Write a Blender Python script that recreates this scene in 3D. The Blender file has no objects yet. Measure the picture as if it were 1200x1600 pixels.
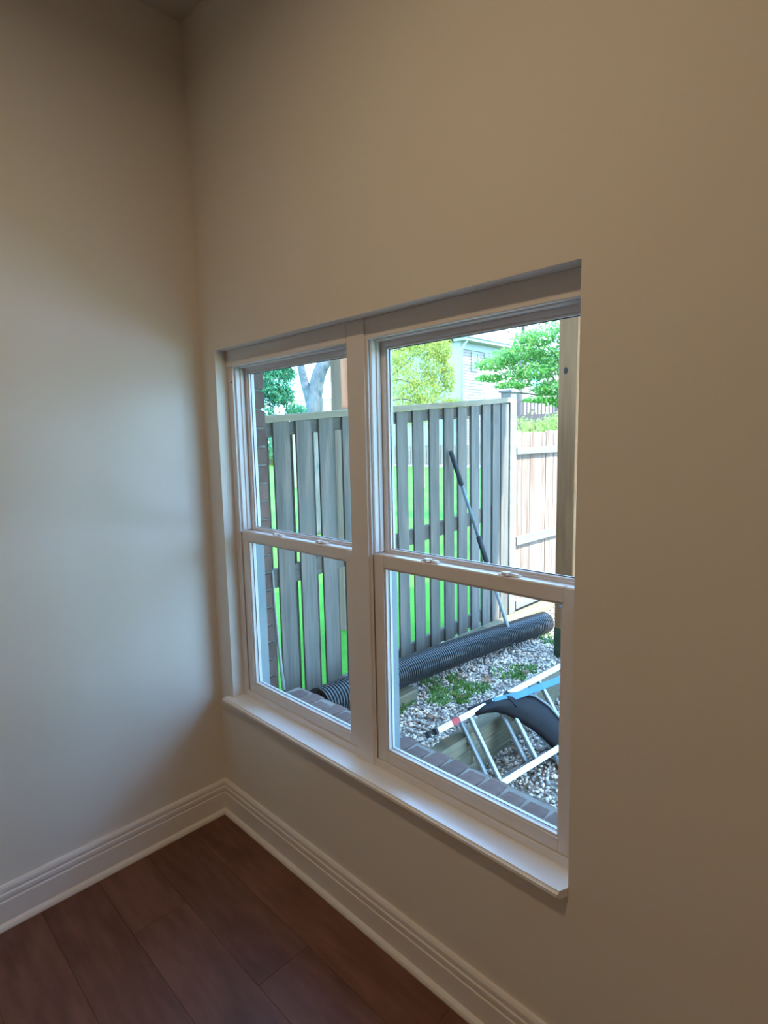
import bpy, bmesh, math, random
import numpy as np
from mathutils import Vector, Matrix

random.seed(7); rng = np.random.default_rng(7)
SC = bpy.context.scene
COL = SC.collection

# ------------------------------------------------------------------ camera
cam_d = bpy.data.cameras.new('camera'); cam = bpy.data.objects.new('camera', cam_d); COL.objects.link(cam)
CM = Matrix(((0.713301, -0.071781, 0.697172, 2.073753),
             (0.700563, 0.101871, -0.706282, -1.113339),
             (-0.020324, 0.992205, 0.122952, 1.537465),
             (0, 0, 0, 1)))
cam.matrix_world = CM
cam_d.sensor_fit = 'VERTICAL'; cam_d.sensor_height = 24.0
cam_d.lens = 24.0 * 886.6 / 1600.0
cam_d.clip_start = 0.02; cam_d.clip_end = 500
SC.camera = cam

# ------------------------------------------------------------------ view
SC.view_settings.view_transform = 'Standard'
SC.view_settings.look = 'None'
SC.view_settings.gamma = 1.0
SC.view_settings.use_curve_mapping = False
SC.view_settings.exposure = 0.0
SC.cycles.use_denoising = True
SC.cycles.max_bounces = 10
SC.cycles.diffuse_bounces = 5
SC.cycles.transparent_max_bounces = 16
SC.cycles.sample_clamp_indirect = 6.0
SC.cycles.caustics_reflective = False
SC.cycles.caustics_refractive = False

# ------------------------------------------------------------------ sky
W = bpy.data.worlds.new('sky'); SC.world = W; W.use_nodes = True
nt = W.node_tree; nt.nodes.clear()
wo = nt.nodes.new('ShaderNodeOutputWorld'); bg = nt.nodes.new('ShaderNodeBackground')
tc = nt.nodes.new('ShaderNodeTexCoord'); sp = nt.nodes.new('ShaderNodeSeparateXYZ'); rp = nt.nodes.new('ShaderNodeValToRGB')
nt.links.new(tc.outputs['Generated'], sp.inputs[0]); nt.links.new(sp.outputs['Z'], rp.inputs[0])
rp.color_ramp.elements[0].position = 0.0; rp.color_ramp.elements[0].color = (.37, .66, 1, 1)
rp.color_ramp.elements[1].position = 0.6; rp.color_ramp.elements[1].color = (.26, .53, 1, 1)
nt.links.new(rp.outputs[0], bg.inputs[0]); bg.inputs[1].default_value = 17.0
nt.links.new(bg.outputs[0], wo.inputs[0])

# ------------------------------------------------------------------ sun and lamps
def sun(az, el, energy, col, ang=1.0):
    d = bpy.data.lights.new('sun', 'SUN'); d.energy = energy; d.color = col; d.angle = math.radians(ang)
    o = bpy.data.objects.new('sun', d); COL.objects.link(o)
    v = Vector((math.cos(el) * math.cos(az), math.cos(el) * math.sin(az), math.sin(el)))
    o.rotation_euler = v.to_track_quat('Z', 'Y').to_euler(); o.location = v * 20
    return o
sun(math.radians(6), math.radians(50), 17.0, (1, .95, .86))

LAMPS = [((1.35, -1.2, 3.03), 12.0, 170), ((3.3, -3.2, 3.03), 12.0, 160)]
def area(name, loc, power, size, col, spread=160):
    d = bpy.data.lights.new(name, 'AREA'); d.shape = 'DISK'; d.size = size; d.energy = power; d.color = col
    d.spread = math.radians(spread)
    o = bpy.data.objects.new(name, d); COL.objects.link(o); o.location = loc
    return o
for loc, p, s in LAMPS:
    area('ceiling_lamp_light', loc, p, .15, (1, .74, .44), s)

# ------------------------------------------------------------------ material helpers
def mat(name, col, rough=.6, noise=None, bump=None, metal=0., spec=.5, isl=None, objvar=None, trans=0., coords='Object', stretch=(1, 1, 1)):
    """noise=(scale, colour2, detail), bump=(scale, strength), isl=[colours] chosen per loose piece, objvar=brightness spread per object"""
    m = bpy.data.materials.new(name); m.use_nodes = True; n = m.node_tree; b = n.nodes['Principled BSDF']
    b.inputs['Base Color'].default_value = (*col, 1); b.inputs['Roughness'].default_value = rough
    b.inputs['Metallic'].default_value = metal; b.inputs['Specular IOR Level'].default_value = spec
    L = n.links.new
    tcn = n.nodes.new('ShaderNodeTexCoord'); mp = n.nodes.new('ShaderNodeMapping'); mp.inputs['Scale'].default_value = stretch
    L(tcn.outputs[coords], mp.inputs[0])
    out = None
    if isl:
        g = n.nodes.new('ShaderNodeNewGeometry'); r = n.nodes.new('ShaderNodeValToRGB'); cr = r.color_ramp
        cr.interpolation = 'LINEAR'
        while len(cr.elements) < len(isl): cr.elements.new(.5)
        for i, c in enumerate(isl):
            cr.elements[i].position = i / (len(isl) - 1); cr.elements[i].color = (*c, 1)
        L(g.outputs['Random Per Island'], r.inputs[0]); out = r.outputs[0]
    if noise:
        t = n.nodes.new('ShaderNodeTexNoise'); t.inputs['Scale'].default_value = noise[0]
        t.inputs['Detail'].default_value = noise[2] if len(noise) > 2 else 4
        L(mp.outputs[0], t.inputs['Vector'])
        r = n.nodes.new('ShaderNodeValToRGB'); r.color_ramp.elements[0].position = .35; r.color_ramp.elements[1].position = .65
        r.color_ramp.elements[0].color = (*col, 1); r.color_ramp.elements[1].color = (*noise[1], 1)
        L(t.outputs['Fac'], r.inputs[0])
        if out is not None:
            mx = n.nodes.new('ShaderNodeMix'); mx.data_type = 'RGBA'; mx.inputs[0].default_value = .35
            L(out, mx.inputs[6]); L(r.outputs[0], mx.inputs[7]); out = mx.outputs[2]
        else: out = r.outputs[0]
    if objvar:
        oi = n.nodes.new('ShaderNodeObjectInfo'); mr = n.nodes.new('ShaderNodeMapRange')
        mr.inputs[3].default_value = 1 - objvar; mr.inputs[4].default_value = 1 + objvar
        L(oi.outputs['Random'], mr.inputs[0])
        hs = n.nodes.new('ShaderNodeHueSaturation'); L(mr.outputs[0], hs.inputs['Value'])
        if out is not None: L(out, hs.inputs['Color'])
        else: hs.inputs['Color'].default_value = (*col, 1)
        out = hs.outputs[0]
    if out is not None: L(out, b.inputs['Base Color'])
    if bump:
        t = n.nodes.new('ShaderNodeTexNoise'); t.inputs['Scale'].default_value = bump[0]; t.inputs['Detail'].default_value = 3
        L(mp.outputs[0], t.inputs['Vector'])
        bp = n.nodes.new('ShaderNodeBump'); bp.inputs['Strength'].default_value = bump[1]; bp.inputs['Distance'].default_value = bump[2] if len(bump) > 2 else .004
        L(t.outputs['Fac'], bp.inputs['Height']); L(bp.outputs[0], b.inputs['Normal'])
    if trans:
        tr = n.nodes.new('ShaderNodeBsdfTranslucent'); ms = n.nodes.new('ShaderNodeMixShader'); ms.inputs[0].default_value = trans
        if out is not None: L(out, tr.inputs[0])
        else: tr.inputs[0].default_value = (*col, 1)
        mo = n.nodes['Material Output']; L(b.outputs[0], ms.inputs[1]); L(tr.outputs[0], ms.inputs[2]); L(ms.outputs[0], mo.inputs[0])
    return m

def wood(name, c1, c2, axis=2, rough=.75, scale=18, objvar=.12, knots=False, spec=.25, bump=.25, grain=.06):
    """grain runs along the given local axis"""
    m = bpy.data.materials.new(name); m.use_nodes = True; n = m.node_tree; b = n.nodes['Principled BSDF']; L = n.links.new
    b.inputs['Roughness'].default_value = rough; b.inputs['Specular IOR Level'].default_value = spec
    tcn = n.nodes.new('ShaderNodeTexCoord'); oi = n.nodes.new('ShaderNodeObjectInfo')
    ad = n.nodes.new('ShaderNodeVectorMath'); ad.operation = 'MULTIPLY_ADD'
    L(oi.outputs['Random'], ad.inputs[0]); ad.inputs[1].default_value = (7, 13, 5); L(tcn.outputs['Object'], ad.inputs[2])
    mp = n.nodes.new('ShaderNodeMapping'); s = [1, 1, 1]; s[axis] = grain; mp.inputs['Scale'].default_value = s
    L(ad.outputs[0], mp.inputs[0])
    t = n.nodes.new('ShaderNodeTexNoise'); t.inputs['Scale'].default_value = scale; t.inputs['Detail'].default_value = 6; t.inputs['Distortion'].default_value = .6
    t2 = n.nodes.new('ShaderNodeTexNoise'); t2.inputs['Scale'].default_value = scale * 5; t2.inputs['Detail'].default_value = 4
    L(mp.outputs[0], t.inputs['Vector']); L(mp.outputs[0], t2.inputs['Vector'])
    av = n.nodes.new('ShaderNodeMath'); av.operation = 'MULTIPLY_ADD'; av.inputs[1].default_value = .45
    L(t2.outputs['Fac'], av.inputs[0]); 
    hf = n.nodes.new('ShaderNodeMath'); hf.operation = 'MULTIPLY'; hf.inputs[1].default_value = .6; L(t.outputs['Fac'], hf.inputs[0]); L(hf.outputs[0], av.inputs[2])
    r = n.nodes.new('ShaderNodeValToRGB'); r.color_ramp.elements[0].position = .36; r.color_ramp.elements[1].position = .66
    r.color_ramp.elements[0].color = (*c1, 1); r.color_ramp.elements[1].color = (*c2, 1)
    L(av.outputs[0], r.inputs[0]); out = r.outputs[0]
    hs = n.nodes.new('ShaderNodeHueSaturation'); mr = n.nodes.new('ShaderNodeMapRange')
    mr.inputs[3].default_value = 1 - objvar; mr.inputs[4].default_value = 1 + objvar
    L(oi.outputs['Random'], mr.inputs[0]); L(mr.outputs[0], hs.inputs['Value']); L(out, hs.inputs['Color']); out = hs.outputs[0]
    L(out, b.inputs['Base Color'])
    if bump:
        bp = n.nodes.new('ShaderNodeBump'); bp.inputs['Strength'].default_value = bump; bp.inputs['Distance'].default_value = .002
        L(av.outputs[0], bp.inputs['Height']); L(bp.outputs[0], b.inputs['Normal'])
    return m

M = {}
M['wall'] = mat('wall_paint', (.74, .71, .66), .85, bump=(260, .12, .002), spec=.2)
M['ceil'] = mat('ceiling_paint', (.66, .64, .6), .9, bump=(200, .1, .002), spec=.2)
M['trim'] = mat('trim_paint', (.76, .735, .72), .42, spec=.4)
M['vinyl'] = mat('window_vinyl', (.76, .735, .73), .36, spec=.5)
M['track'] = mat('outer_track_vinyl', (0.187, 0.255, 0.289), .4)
M['sill'] = mat('sill_paint', (.87, .87, .86), .3, spec=.5)
M['gasket'] = mat('gasket_grey', (.05, .06, .065), .5)
M['floor'] = wood('floor_laminate', (.105, .042, .028), (.205, .092, .066), axis=0, rough=.5, scale=7, objvar=.09, spec=.35, bump=.12, grain=.2)
M['subfloor'] = mat('subfloor', (.02, .012, .01), .9)
M['brick'] = mat('brick_clay', (0.115, 0.066, 0.052), .9, noise=(14, (0.173, 0.109, 0.092)), bump=(90, .5), objvar=.2, coords='Object')
M['mortar'] = mat('mortar', (0.263, 0.238, 0.208), .95, noise=(30, (0.208, 0.188, 0.163)), bump=(150, .5))
M['fence'] = wood('fence_weathered', (0.123, 0.114, 0.098), (0.232, 0.205, 0.173), axis=2, scale=16, objvar=.14)
M['fence_rail'] = wood('fence_rail_wood', (0.095, 0.085, 0.072), (0.184, 0.158, 0.130), axis=1, scale=16, objvar=.1)
M['cap'] = wood('fence_cap_wood', (0.250, 0.201, 0.131), (0.360, 0.305, 0.214), axis=1, scale=12, objvar=.05)
M['cedar'] = wood('privacy_fence_wood', (0.133, 0.075, 0.049), (0.313, 0.235, 0.187), axis=2, scale=14, objvar=.14)
M['cedar_rail'] = wood('privacy_rail_wood', (0.176, 0.158, 0.138), (0.239, 0.222, 0.197), axis=1, scale=12, objvar=.05)
M['post'] = wood('treated_post_wood', (0.260, 0.112, 0.046), (0.443, 0.201, 0.090), axis=2, scale=9, objvar=.05)
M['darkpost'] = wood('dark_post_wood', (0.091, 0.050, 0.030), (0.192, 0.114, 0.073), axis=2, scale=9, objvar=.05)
M['timber'] = wood('landscape_timber_wood', (0.143, 0.121, 0.076), (0.232, 0.197, 0.129), axis=1, scale=12, objvar=.16)
M['moss'] = mat('post_moss', (0.028, 0.050, 0.026), .95, noise=(30, (0.075, 0.091, 0.050)), bump=(80, .5))
M['knot'] = mat('wood_knot', (0.033, 0.017, 0.011), .8)
M['pebble'] = mat('pebble_stone', (0.682, 0.579, 0.484), .8, isl=[(0.228, 0.193, 0.176), (0.478, 0.406, 0.359), (0.704, 0.579, 0.467), (0.837, 0.715, 0.626), (0.568, 0.474, 0.392)], spec=.3)
M['soil'] = mat('gravel_bed', (0.168, 0.137, 0.106), .95, noise=(60, (0.388, 0.323, 0.266), 6), bump=(120, .8, .01))
M['lawn'] = mat('lawn_turf', (0.037, 0.150, 0.013), .9, noise=(.9, (0.067, 0.240, 0.021), 8), bump=(40, .6, .02), spec=.1)
M['weed'] = mat('weed_leaf', (0.109, 0.283, 0.055), .7, isl=[(0.077, 0.218, 0.044), (0.164, 0.392, 0.087), (0.283, 0.436, 0.131)], trans=.3)
M['deadleaf'] = mat('dead_leaf', (0.257, 0.149, 0.090), .8, noise=(60, (0.356, 0.218, 0.139)), trans=.15)
M['pipe'] = mat('corrugated_plastic', (0.022, 0.026, 0.030), .38, spec=.6)
M['alu'] = mat('ladder_aluminium', (0.457, 0.449, 0.439), .34, metal=.75, noise=(30, (0.369, 0.365, 0.360)), spec=.5)
M['alurung'] = mat('rung_aluminium', (0.331, 0.337, 0.334), .42, metal=.55, spec=.5)
M['rubber'] = mat('black_rubber', (.02, .02, .022), .5)
M['red'] = mat('red_label', (.45, .03, .03), .5)
M['blue'] = mat('blue_paint', (0.015, 0.169, 0.371), .35, spec=.5)
M['shell'] = mat('black_plastic', (.006, .007, .009), .6, noise=(18, (.014, .012, .014)), spec=.25)
M['pad'] = mat('grey_plastic', (0.160, 0.178, 0.190), .4, noise=(25, (0.240, 0.258, 0.263)))
M['polegrey'] = mat('pole_grey_blue', (0.194, 0.256, 0.299), .4, spec=.5)
M['polelight'] = mat('pole_light_grey', (0.370, 0.414, 0.440), .4, spec=.5)
M['foam'] = mat('pole_foam_grip', (0.033, 0.046, 0.058), .7)
M['wire'] = mat('wire_black', (.03, .03, .03), .5)
M['white'] = mat('white_trim_paint', (0.396, 0.407, 0.396), .5)
M['bark'] = mat('tree_bark', (0.059, 0.067, 0.067), .9, noise=(9, (0.104, 0.114, 0.114), 6), bump=(25, .8, .03), stretch=(1, 1, .3))
M['twig'] = mat('twig_bark', (.10, .075, .06), .9)
def leafm(name, cols): return mat(name, cols[0], .6, isl=cols, trans=.45, spec=.25)
M['maple'] = leafm('maple_leaf', [(0.044, 0.183, 0.031), (0.113, 0.297, 0.053), (0.259, 0.366, 0.084), (0.086, 0.259, 0.084)])
M['lime'] = leafm('lime_leaf', [(0.199, 0.255, 0.032), (0.322, 0.353, 0.060), (0.410, 0.384, 0.092), (0.246, 0.305, 0.064)])
M['cedarleaf'] = leafm('evergreen_leaf', [(0.019, 0.133, 0.073), (0.048, 0.231, 0.122), (0.085, 0.280, 0.133), (0.031, 0.183, 0.073)])
M['farleaf'] = leafm('far_leaf', [(0.100, 0.120, 0.024), (0.180, 0.180, 0.040), (0.260, 0.220, 0.056), (0.280, 0.180, 0.072)])
M['redleaf'] = leafm('red_leaf', [(0.185, 0.092, 0.069), (0.239, 0.146, 0.108), (0.174, 0.162, 0.085)])
M['screen_foliage'] = leafm('screen_leaf', [(.03, .10, .03), (.06, .17, .05), (.10, .24, .07)])  # foliage of the unseen greenery added to block sky
M['shrub'] = leafm('shrub_leaf', [(0.165, 0.247, 0.041), (0.286, 0.362, 0.083), (0.362, 0.396, 0.140)])
M['siding'] = mat('house_siding', (0.290, 0.201, 0.168), .6, objvar=.04)
M['housetrim'] = mat('house_trim_paint', (0.259, 0.251, 0.216), .5)
M['roof'] = mat('roof_shingle', (0.204, 0.169, 0.158), .9, noise=(6, (0.232, 0.204, 0.190)))
M['hglass'] = mat('house_window_glass', (.10, .26, .30), .1, spec=.8)
M['reddeck'] = mat('red_stained_wood', (0.116, 0.052, 0.044), .7)
M['tanwood'] = mat('tan_wood', (0.239, 0.177, 0.100), .8)
M['farfence'] = mat('far_fence_wood', (.24, .17, .11), .8)
M['path'] = mat('pale_path', (0.341, 0.286, 0.253), .9)
M['lampwhite'] = mat('lamp_trim_white', (.8, .8, .8), .4)

def glassm():
    m = bpy.data.materials.new('window_glass'); m.use_nodes = True; n = m.node_tree; n.nodes.clear(); L = n.links.new
    o = n.nodes.new('ShaderNodeOutputMaterial'); t = n.nodes.new('ShaderNodeBsdfTransparent'); t.inputs[0].default_value = (.93, .96, .95, 1)
    g = n.nodes.new('ShaderNodeBsdfGlossy'); g.inputs['Roughness'].default_value = .02
    f = n.nodes.new('ShaderNodeLayerWeight'); f.inputs[0].default_value = .5
    p = n.nodes.new('ShaderNodeMath'); p.operation = 'POWER'; p.inputs[1].default_value = 5; L(f.outputs['Facing'], p.inputs[0])
    q = n.nodes.new('ShaderNodeMath'); q.operation = 'MULTIPLY_ADD'; q.inputs[1].default_value = .7; q.inputs[2].default_value = .025; L(p.outputs[0], q.inputs[0])
    x = n.nodes.new('ShaderNodeMixShader'); L(q.outputs[0], x.inputs[0]); L(t.outputs[0], x.inputs[1]); L(g.outputs[0], x.inputs[2]); L(x.outputs[0], o.inputs[0])
    return m
M['glass'] = glassm()
def emit(name, c, s):
    m = bpy.data.materials.new(name); m.use_nodes = True; n = m.node_tree; n.nodes.clear()
    o = n.nodes.new('ShaderNodeOutputMaterial'); e = n.nodes.new('ShaderNodeEmission'); e.inputs[0].default_value = (*c, 1); e.inputs[1].default_value = s
    n.links.new(e.outputs[0], o.inputs[0]); return m
M['lampglow'] = emit('lamp_diffuser_glow', (1, .7, .45), 4)

# ------------------------------------------------------------------ object helpers
def tag(o, label=None, cat=None, group=None, kind=None):
    if label: o['label'] = label
    if cat: o['category'] = cat
    if group: o['group'] = group
    if kind: o['kind'] = kind
    return o
def empty(name, loc=(0, 0, 0), label=None, cat=None, group=None, kind=None, rot=None):
    o = bpy.data.objects.new(name, None); COL.objects.link(o); o.location = loc
    if rot: o.rotation_euler = rot
    o.empty_display_size = .1
    return tag(o, label, cat, group, kind)
def link(name, me, m, parent=None, loc=None, world=False):
    o = bpy.data.objects.new(name, me); COL.objects.link(o)
    if m is not None and not me.materials: me.materials.append(m)
    if parent is not None:
        o.parent = parent
        if world and parent.parent is None: o.location = -Vector(parent.location)
    if loc is not None: o.location = loc
    return o
def finish(bm, name, smooth=False):
    me = bpy.data.meshes.new(name); bmesh.ops.recalc_face_normals(bm, faces=bm.faces); bm.to_mesh(me); bm.free()
    if smooth:
        for p in me.polygons: p.use_smooth = True
    return me
def bxv(bm, x0, x1, y0, y1, z0, z1, bev=0.):
    vs = [bm.verts.new(v) for v in ((x0, y0, z0), (x1, y0, z0), (x1, y1, z0), (x0, y1, z0), (x0, y0, z1), (x1, y0, z1), (x1, y1, z1), (x0, y1, z1))]
    fs = [bm.faces.new([vs[i] for i in f]) for f in ((0, 3, 2, 1), (4, 5, 6, 7), (0, 1, 5, 4), (1, 2, 6, 5), (2, 3, 7, 6), (3, 0, 4, 7))]
    if bev:
        es = list({e for f in fs for e in f.edges})
        bmesh.ops.bevel(bm, geom=es, offset=bev, segments=1, affect='EDGES', profile=.5)
    return vs
def box(name, m, x0, x1, y0, y1, z0, z1, parent=None, bev=.0015):
    """box placed with its own origin at its centre (world coordinates given)"""
    c = Vector(((x0 + x1) / 2, (y0 + y1) / 2, (z0 + z1) / 2)); bm = bmesh.new()
    bxv(bm, x0 - c.x, x1 - c.x, y0 - c.y, y1 - c.y, z0 - c.z, z1 - c.z, bev)
    o = link(name, finish(bm, name), m, parent)
    o.location = c - (world_of(parent) if parent is not None else Vector())
    return o
def world_of(p):
    v = Vector()
    while p is not None: v += Vector(p.location); p = p.parent
    return v
def boxes(name, m, lst, parent=None, bev=.0012, origin=None):
    c = Vector(origin) if origin is not None else (world_of(parent) if parent is not None else Vector(lst[0][::2][:3]))
    bm = bmesh.new()
    for b in lst: bxv(bm, b[0] - c.x, b[1] - c.x, b[2] - c.y, b[3] - c.y, b[4] - c.z, b[5] - c.z, bev)
    o = link(name, finish(bm, name), m, parent)
    o.location = c - (world_of(parent) if parent is not None else Vector())
    return o
def ringl(x0, x1, z0, z1, w, y0, y1, wt=None, wb=None):
    wt = w if wt is None else wt; wb = w if wb is None else wb
    return [(x0, x0 + w, y0, y1, z0, z1), (x1 - w, x1, y0, y1, z0, z1), (x0 + w, x1 - w, y0, y1, z0, z0 + wb), (x0 + w, x1 - w, y0, y1, z1 - wt, z1)]
def frames(path):
    """rotation-minimising frames along the points"""
    P = [Vector(p) for p in path]; T = []
    for i in range(len(P)):
        a = P[max(i - 1, 0)]; b = P[min(i + 1, len(P) - 1)]; T.append((b - a).normalized())
    up = Vector((0, 0, 1)) if abs(T[0].z) < .9 else Vector((1, 0, 0))
    N = [(up - T[0] * up.dot(T[0])).normalized()]
    for i in range(1, len(P)):
        n = N[-1] - T[i] * N[-1].dot(T[i]); N.append(n.normalized())
    return P, T, N
def tube(bm, path, rad, seg=10, cap=True):
    P, T, N = frames(path); rings = []
    for i, p in enumerate(P):
        r = rad[i] if hasattr(rad, '__len__') else rad; B = T[i].cross(N[i])
        rings.append([bm.verts.new(p + (N[i] * math.cos(a) + B * math.sin(a)) * r) for a in (2 * math.pi * k / seg for k in range(seg))])
    for a, b in zip(rings, rings[1:]):
        for k in range(seg): bm.faces.new((a[k], a[(k + 1) % seg], b[(k + 1) % seg], b[k]))
    if cap: bm.faces.new(rings[0][::-1]); bm.faces.new(rings[-1])
def tubeobj(name, m, path, rad, parent=None, seg=10, smooth=True, cap=True):
    bm = bmesh.new(); c = world_of(parent) if parent is not None else Vector(path[0])
    tube(bm, [Vector(p) - c for p in path], rad, seg, cap)
    o = link(name, finish(bm, name, smooth), m, parent)
    o.location = c - (world_of(parent) if parent is not None else Vector())
    return o
def obar(name, m, a, b, sz, wdir, parent=None, bev=.0012, prof=None):
    """bar from a to b; section sz=(along wdir, across)"""
    a = Vector(a); b = Vector(b); t = (b - a).normalized(); w = Vector(wdir); w = (w - t * w.dot(t)).normalized(); n = t.cross(w)
    c = world_of(parent) if parent is not None else a
    bm = bmesh.new()
    pr = prof or [(-sz[0] / 2, -sz[1] / 2), (sz[0] / 2, -sz[1] / 2), (sz[0] / 2, sz[1] / 2), (-sz[0] / 2, sz[1] / 2)]
    r0 = [bm.verts.new(a - c + w * p[0] + n * p[1]) for p in pr]; r1 = [bm.verts.new(b - c + w * p[0] + n * p[1]) for p in pr]
    k = len(pr)
    for i in range(k): bm.faces.new((r0[i], r0[(i + 1) % k], r1[(i + 1) % k], r1[i]))
    bm.faces.new(r0[::-1]); bm.faces.new(r1)
    if bev and not prof: bmesh.ops.bevel(bm, geom=list(bm.edges), offset=bev, segments=1, affect='EDGES')
    o = link(name, finish(bm, name), m, parent)
    o.location = c - (world_of(parent) if parent is not None else Vector())
    return o
def npmesh(name, verts, faces, m, parent=None, loc=None, smooth=False):
    me = bpy.data.meshes.new(name); verts = np.asarray(verts, np.float32); faces = np.asarray(faces, np.int32)
    me.vertices.add(len(verts)); me.vertices.foreach_set('co', verts.ravel())
    k = faces.shape[1]; me.loops.add(faces.size); me.loops.foreach_set('vertex_index', faces.ravel())
    me.polygons.add(len(faces)); me.polygons.foreach_set('loop_start', np.arange(0, faces.size, k, dtype=np.int32))
    me.update(calc_edges=True); me.validate()
    if smooth: me.polygons.foreach_set('use_smooth', np.ones(len(faces), bool))
    return link(name, me, m, parent, loc)

# ------------------------------------------------------------------ ROOM SHELL
RX, RY, RZ = 4.6, -4.4, 3.05          # room: x 0..RX, y RY..0
OX0, OX1, OZ0, OZ1 = .102, 1.536, .533, 1.888   # window opening
WT = .19
def shell(name, lst, m): o = boxes(name, m, lst, bev=0, origin=(0, 0, 0)); return tag(o, kind='structure')
shell('wall_left', [(-.12, 0, RY, 0, -.05, RZ)], M['wall'])
shell('wall_right', [(RX, RX + .12, RY, 0, -.05, RZ)], M['wall'])
shell('wall_back', [(-.12, RX + .12, RY - .12, RY, -.05, RZ)], M['wall'])
shell('ceiling', [(-.12, RX + .12, RY - .12, .14, RZ, RZ + .12)], M['ceil'])
wf = shell('wall_front', [(-.12, OX0, 0, .14, -.05, RZ), (OX1, RX + .12, 0, .14, -.05, RZ), (OX0, OX1, 0, .14, OZ1, RZ), (OX0, OX1, 0, .14, -.05, OZ0 - .028)], M['wall'])
fl = empty('floor', kind='structure')
boxes('subfloor', M['subfloor'], [(0, RX, RY, 0, -.05, -.012)], fl, bev=0)
# laminate planks run along the window wall
pw, plen = .178, 1.22
pm = bmesh.new(); bxv(pm, -plen / 2 + .0003, plen / 2 - .0003, -pw / 2 + .0003, pw / 2 - .0003, -.011, 0, .0006); plank_me = finish(pm, 'plank'); plank_me.materials.append(M['floor'])
row = 0; y = 0.
while y > RY:
    y0 = y - pw; off = (row * .437) % plen; x = -off
    while x < RX:
        xa, xb = max(x, 0), min(x + plen, RX)
        if xb - xa > .05:
            if xa == x and xb == x + plen: o = link('plank', plank_me, None, fl, loc=((xa + xb) / 2, (y + y0) / 2, 0))
            else:
                box('plank', M['floor'], xa + .0003, xb - .0003, y0 + .0003, y - .0003, -.011, 0, fl, bev=.0006)
        x += plen
    y = y0; row += 1

# baseboards: swept profile (depth, height) with shoe moulding, mitred at the corner
prof = [(0, 0), (.030, 0), (.030, .006), (.027, .013), (.021, .018), (.0165, .020), (.0165, .088), (.0135, .091), (.0135, .096), (.0155, .099), (.0155, .112), (.0115, .116), (.0115, .120), (.0135, .123), (.0125, .132), (.008, .139), (0, .140)]
def baseboard(name, side):
    bm = bmesh.new()
    rows = []
    for end in (0, 1):
        r = []
        for d, h in prof:
            if side == 'left': r.append(bm.verts.new((d, -d if end == 0 else RY, h)))
            else: r.append(bm.verts.new((d if end == 0 else RX, -d, h)))
        rows.append(r)
    for i in range(len(prof) - 1): bm.faces.new((rows[0][i], rows[0][i + 1], rows[1][i + 1], rows[1][i]))
    bm.faces.new(rows[0][::-1]); bm.faces.new(rows[1])
    o = link(name, finish(bm, name), M['trim']); return tag(o, kind='structure')
baseboard('baseboard_left', 'left'); baseboard('baseboard_front', 'front')

# window stool (sill board) with a horn at the left, nosing proud of the wall
bm = bmesh.new(); P = [(.062, -.030), (OX1, -.030), (OX1, .06), (OX0, .06), (OX0, 0), (.062, 0)]
P = [(.064, -.030), (1.524, -.030), (OX1 - .0005, -.004), (OX1 - .0005, .064), (OX0 + .0005, .064), (OX0 + .0005, -.0005), (.075, -.0005)]
t = [bm.verts.new((x, y, .527)) for x, y in P]; b_ = [bm.verts.new((x, y, .507)) for x, y in P]
bm.faces.new(t); bm.faces.new(b_[::-1])
for i in range(len(P)): bm.faces.new((b_[i], b_[(i + 1) % len(P)], t[(i + 1) % len(P)], t[i]))
es = [e for e in bm.edges if all(abs(v.co.y + .03) < 1e-5 for v in e.verts) and abs(e.verts[0].co.z - e.verts[1].co.z) < 1e-5]
bmesh.ops.bevel(bm, geom=es, offset=.006, segments=3, affect='EDGES')
tag(link('window_sill', finish(bm, 'window_sill'), M['sill']), kind='structure')

# head boards and mullion board (plain painted stock)
tag(boxes('trim_1', M['trim'], [(OX0, .7865, .045, .064, 1.829, OZ1)]), kind='structure')
tag(boxes('trim_2', M['trim'], [(.866, OX1, .049, .066, 1.829, OZ1)]), kind='structure')
tag(boxes('trim_3', M['trim'], [(.788, .863, .044, .060, .527, OZ1)]), kind='structure')

# ------------------------------------------------------------------ WINDOWS (double-hung)
def sash_lock(x, z, parent):
    bm = bmesh.new(); o0 = world_of(parent)
    def B(x0, x1, y0, y1, z0, z1, bv): bxv(bm, x0 - o0.x, x1 - o0.x, y0 - o0.y, y1 - o0.y, z0 - o0.z, z1 - o0.z, bv)
    B(x - .030, x + .030, .070, .088, z, z + .003, .001)
    # crescent cam: half disc
    n = 9
    for zz0, zz1, R, xs in ((z + .003, z + .011, .026, x),):
        top = [bm.verts.new((xs + R * math.cos(math.pi * k / n) - o0.x, .082 - .016 * math.sin(math.pi * k / n) - o0.y, zz1 - o0.z - .005 * abs(math.cos(math.pi * k / n)))) for k in range(n + 1)]
        bot = [bm.verts.new((v.co.x, v.co.y, zz0 - o0.z)) for v in top]
        bm.faces.new(top); bm.faces.new(bot[::-1])
        for k in range(n + 1): j = (k + 1) % (n + 1); bm.faces.new((bot[k], bot[j], top[j], top[k]))
    # thumb lever pointing into the room
    a = [(-.007, .074, .003), (.008, .074, .003), (.004, .056, .004), (-.009, .056, .004)]
    lo = [bm.verts.new((x + p[0] - o0.x, p[1] - o0.y, z + p[2] - o0.z)) for p in a]; hi = [bm.verts.new((x + p[0] - o0.x, p[1] - o0.y, z + p[2] + .008 - o0.z)) for p in a]
    bm.faces.new(lo[::-1]); bm.faces.new(hi)
    for k in range(4): bm.faces.new((lo[k], lo[(k + 1) % 4], hi[(k + 1) % 4], hi[k]))
    o = link('sash_lock', finish(bm, 'sash_lock'), M['sill'], parent); o.location = (0, 0, 0)
    return o
def glass(parent, x0, x1, z0, z1, y):
    return boxes('glass_pane', M['glass'], [(x0, x1, y, y + .003, z0, z1)], parent, bev=0)
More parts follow.
